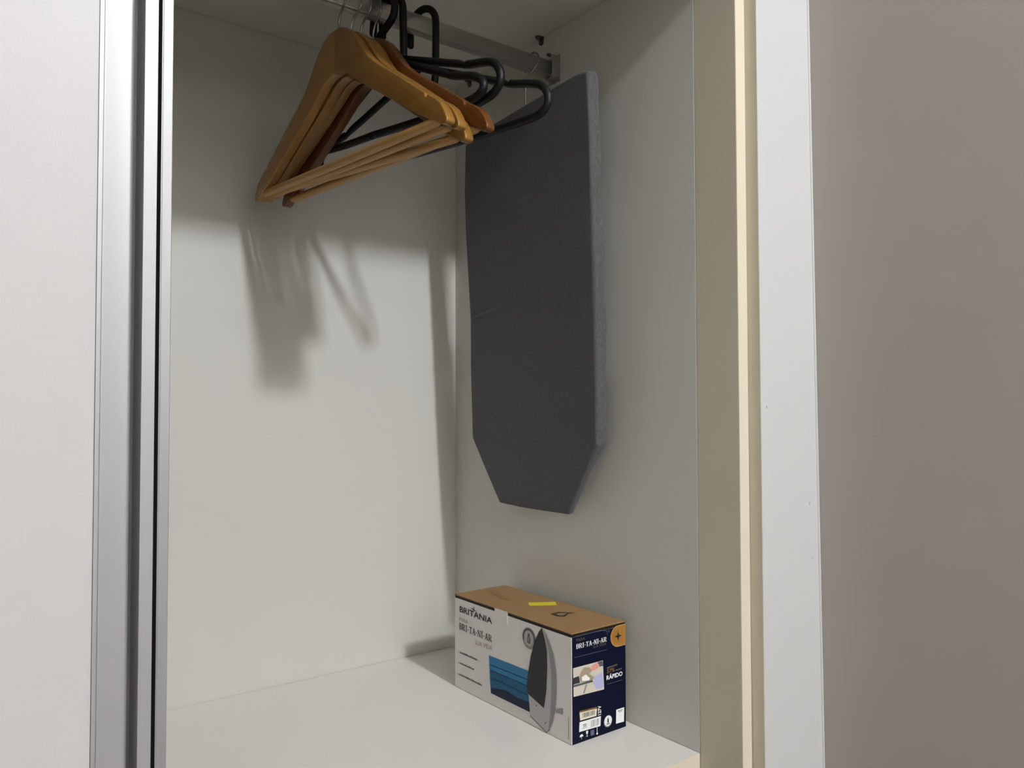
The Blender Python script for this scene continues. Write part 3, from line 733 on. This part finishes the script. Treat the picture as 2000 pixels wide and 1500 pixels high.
# --- navy short face
def smap(p, o=OFF): return on_side(p, o)
nv = carton
lettering('slogan_lettering', 'PARA', SP['para'][0], SP['para'][1], SP['para'][2], smap, 'ink_dim', nv)
slab('slogan_lettering', 'BRI-TA-NI-AR', SP['bri'][0], SP['bri'][1], SP['bri'][2], smap, 'ink_white', nv)
lettering('slogan_lettering', 'SUA VIDA', SP['sua'][0], SP['sua'][1], SP['sua'][2], smap, 'ink_dim', nv)
L1 = SP['l1']; flats('frame_line', [stroke(L1[i], L1[i+1], 0.0005) for i in range(3)], smap, 'ink_line', nv)
for a_, b_ in (SP['l2'], SP['l3']): flat('frame_line', stroke(a_, b_, 0.0005), smap, 'ink_line', nv)
def star4(c, r, q=0.28):
    return [(c[0]+(r if i % 2 == 0 else r*q)*math.cos(math.pi/4*i), c[1]+(r if i % 2 == 0 else r*q)*math.sin(math.pi/4*i)) for i in range(8)]
flat('sparkle', star4(SP['sp'][0], 0.0022), smap, 'ink_line', nv, 1)
bc = SP['badge'][0]; br = abs(SP['badge'][1][1]-bc[1]); xr = X1-0.0002
def tab(r): return [(xr, bc[1]+r)]+ring(bc[0], bc[1], r, 14, math.pi/2, 3*math.pi/2, False)+[(xr, bc[1]-r)]
gb = flat('gold_tab', tab(br), smap, 'ink_gold_rim', nv)
flat('tab_field', tab(br-0.0013), smap, 'ink_gold', gb, 1)
ra = br*0.62
flat('tab_ring', ring(bc[0], bc[1], ra, 24, 0.3, 2*math.pi-0.3+0.0, False)+ring(bc[0], bc[1], ra-0.0006, 24, 0.3, 2*math.pi-0.3, False)[::-1], smap, 'ink_brown', gb, 2)
flat('tab_star', star4(bc, 0.0070, 0.3), smap, 'ink_black', gb, 3)
ph = flat('photo_print', SP['photo'], smap, 'ink_beige', nv)
for nm, key, mt in (('photo_sleeve', 'sleeve', 'ink_slate'), ('photo_hand', 'arm', 'ink_skin'), ('photo_iron', 'iron', 'ink_tan'), ('photo_iron_plate', 'ironw', 'ink_white'), ('photo_cloth', 'cloth', 'ink_lilac'), ('photo_dark', 'dark', 'ink_sole'), ('photo_board', 'board', 'ink_slate'), ('photo_leg', 'leg', 'ink_grey')):
    flat(nm, SP[key], smap, mt, ph, {'sleeve': 1, 'arm': 2, 'iron': 3, 'ironw': 4, 'cloth': 2, 'dark': 1, 'board': 3, 'leg': 1}[key])
lettering('speed_lettering', '57%', SP['n57'][0], SP['n57'][1], SP['n57'][2], smap, 'ink_brown', nv, 0.02)
lettering('speed_lettering', 'R\u00c1PIDO', SP['rap'][0], SP['rap'][1], SP['rap'][2], smap, 'ink_white', nv, 0.03)
flats('fine_print', [stroke(SP['d1'][0], SP['d1'][1], 0.0018), stroke(SP['d2'][0], SP['d2'][1], 0.0016)], smap, 'ink_dim', nv)
def lerp2(q, s, t):
    a, b, c, d = [Vector(p) for p in q]     # TL, TR, BR, BL
    return tuple((a*(1-s)+b*s)*(1-t)+(d*(1-s)+c*s)*t)
def sub(q, s0, s1, t0, t1): return [lerp2(q, s0, t0), lerp2(q, s1, t0), lerp2(q, s1, t1), lerp2(q, s0, t1)]
def bars(q, s0, s1, t0, t1, seed):
    random.seed(seed); out = []; s = s0
    while s < s1-0.01:
        w = random.choice((0.012, 0.02, 0.03)); out.append(sub(q, s, min(s+w, s1), t0, t1)); s += w+random.choice((0.014, 0.02, 0.03))
    return out
b1 = flat('barcode_label', SP['lab1'], smap, 'ink_cream', nv)
flats('barcode', bars(SP['lab1'], 0.14, 0.90, 0.14, 0.74, 1), smap, 'ink_slate', b1, 1)
flat('label_strip', SP['strip'], smap, 'ink_brown', b1, 1)
b2 = flat('barcode_label', SP['lab2'], smap, 'ink_white', nv)
flats('barcode', bars(SP['lab2'], 0.54, 0.93, 0.14, 0.84, 2), smap, 'ink_grey', b2, 1)
flats('label_text', [sub(SP['lab2'], 0.16, 0.34, 0.34, 0.42), sub(SP['lab2'], 0.18, 0.33, 0.50, 0.58), sub(SP['lab2'], 0.14, 0.36, 0.70, 0.74)], smap, 'ink_slate', b2, 1)
lettering('voltage_lettering', '127V', SP['v127'][0], SP['v127'][1], SP['v127'][2], smap, 'ink_white', nv, 0.03)
cc = SP['circ'][0]; cr = abs(SP['circ'][1][1]-cc[1])
cb = flat('round_seal', ring(cc[0], cc[1]-0.0006, cr, 24), smap, 'ink_grey', nv)
flat('seal_field', ring(cc[0], cc[1], cr*0.88, 24), smap, 'ink_white', cb, 1)
flats('seal_icon', [[(cc[0]-0.0014, cc[1]-0.0024), (cc[0]+0.0014, cc[1]-0.0024), (cc[0]+0.0012, cc[1]+0.0016), (cc[0], cc[1]+0.0048), (cc[0]-0.0012, cc[1]+0.0016)], [(cc[0]-0.0026, cc[1]-0.0044), (cc[0]+0.0026, cc[1]-0.0044), (cc[0]+0.0026, cc[1]-0.0032), (cc[0]-0.0026, cc[1]-0.0032)]], smap, 'ink_black', cb, 2)
q1 = flat('white_label', SP['qr'], smap, 'ink_white', nv)
flats('label_text', [sub(SP['qr'], 0.18, 0.82, 0.10, 0.16), sub(SP['qr'], 0.28, 0.72, 0.19, 0.24)], smap, 'ink_grey', q1, 1)
u = SP['umb'][0]; g_ = SP['gla'][0]; b_ = SP['bx'][0]; h_ = SP['hk'][0]
flats('handling_mark', [ring(u[0], u[1]-0.001, 0.0030, 8, 0, math.pi, False), stroke((u[0], u[1]-0.001), (u[0], u[1]-0.004), 0.0005)], smap, 'ink_white', nv)
flats('handling_mark', [[(g_[0]-0.0018, g_[1]+0.003), (g_[0]+0.0018, g_[1]+0.003), (g_[0]+0.0013, g_[1]-0.0006), (g_[0]-0.0013, g_[1]-0.0006)], stroke((g_[0], g_[1]-0.0006), (g_[0], g_[1]-0.0034), 0.0006), stroke((g_[0]-0.0014, g_[1]-0.0034), (g_[0]+0.0014, g_[1]-0.0034), 0.0006)], smap, 'ink_white', nv)
flats('handling_mark', [[(b_[0]-0.003, b_[1]-0.003), (b_[0]+0.003, b_[1]-0.003), (b_[0]+0.003, b_[1]+0.0035), (b_[0]-0.003, b_[1]+0.0035)]], smap, 'ink_line', nv)
flats('handling_mark', [stroke((h_[0], h_[1]-0.0025), (h_[0], h_[1]+0.0045), 0.0008), ring(h_[0], h_[1]-0.0034, 0.0014, 8)], smap, 'ink_white', nv)

# --- kraft top
def tmap(p, o=OFF): return on_top(p, o)
sk = flat('yellow_sticker', TP['stick'], tmap, 'sticker', lid)
mk = TP['mark']; mi = TP['markin']
flat('printed_mark', mk, tmap, 'kraft_print', lid)
flat('printed_mark', mi, tmap, 'kraft', lid, 1)
flats('printed_line', [stroke(TP['s1'][0], TP['s1'][1], 0.0010), stroke(TP['s2'][0], TP['s2'][1], 0.0010), stroke(TP['s3'][0], TP['s3'][1], 0.0018)], tmap, 'kraft_line', lid)
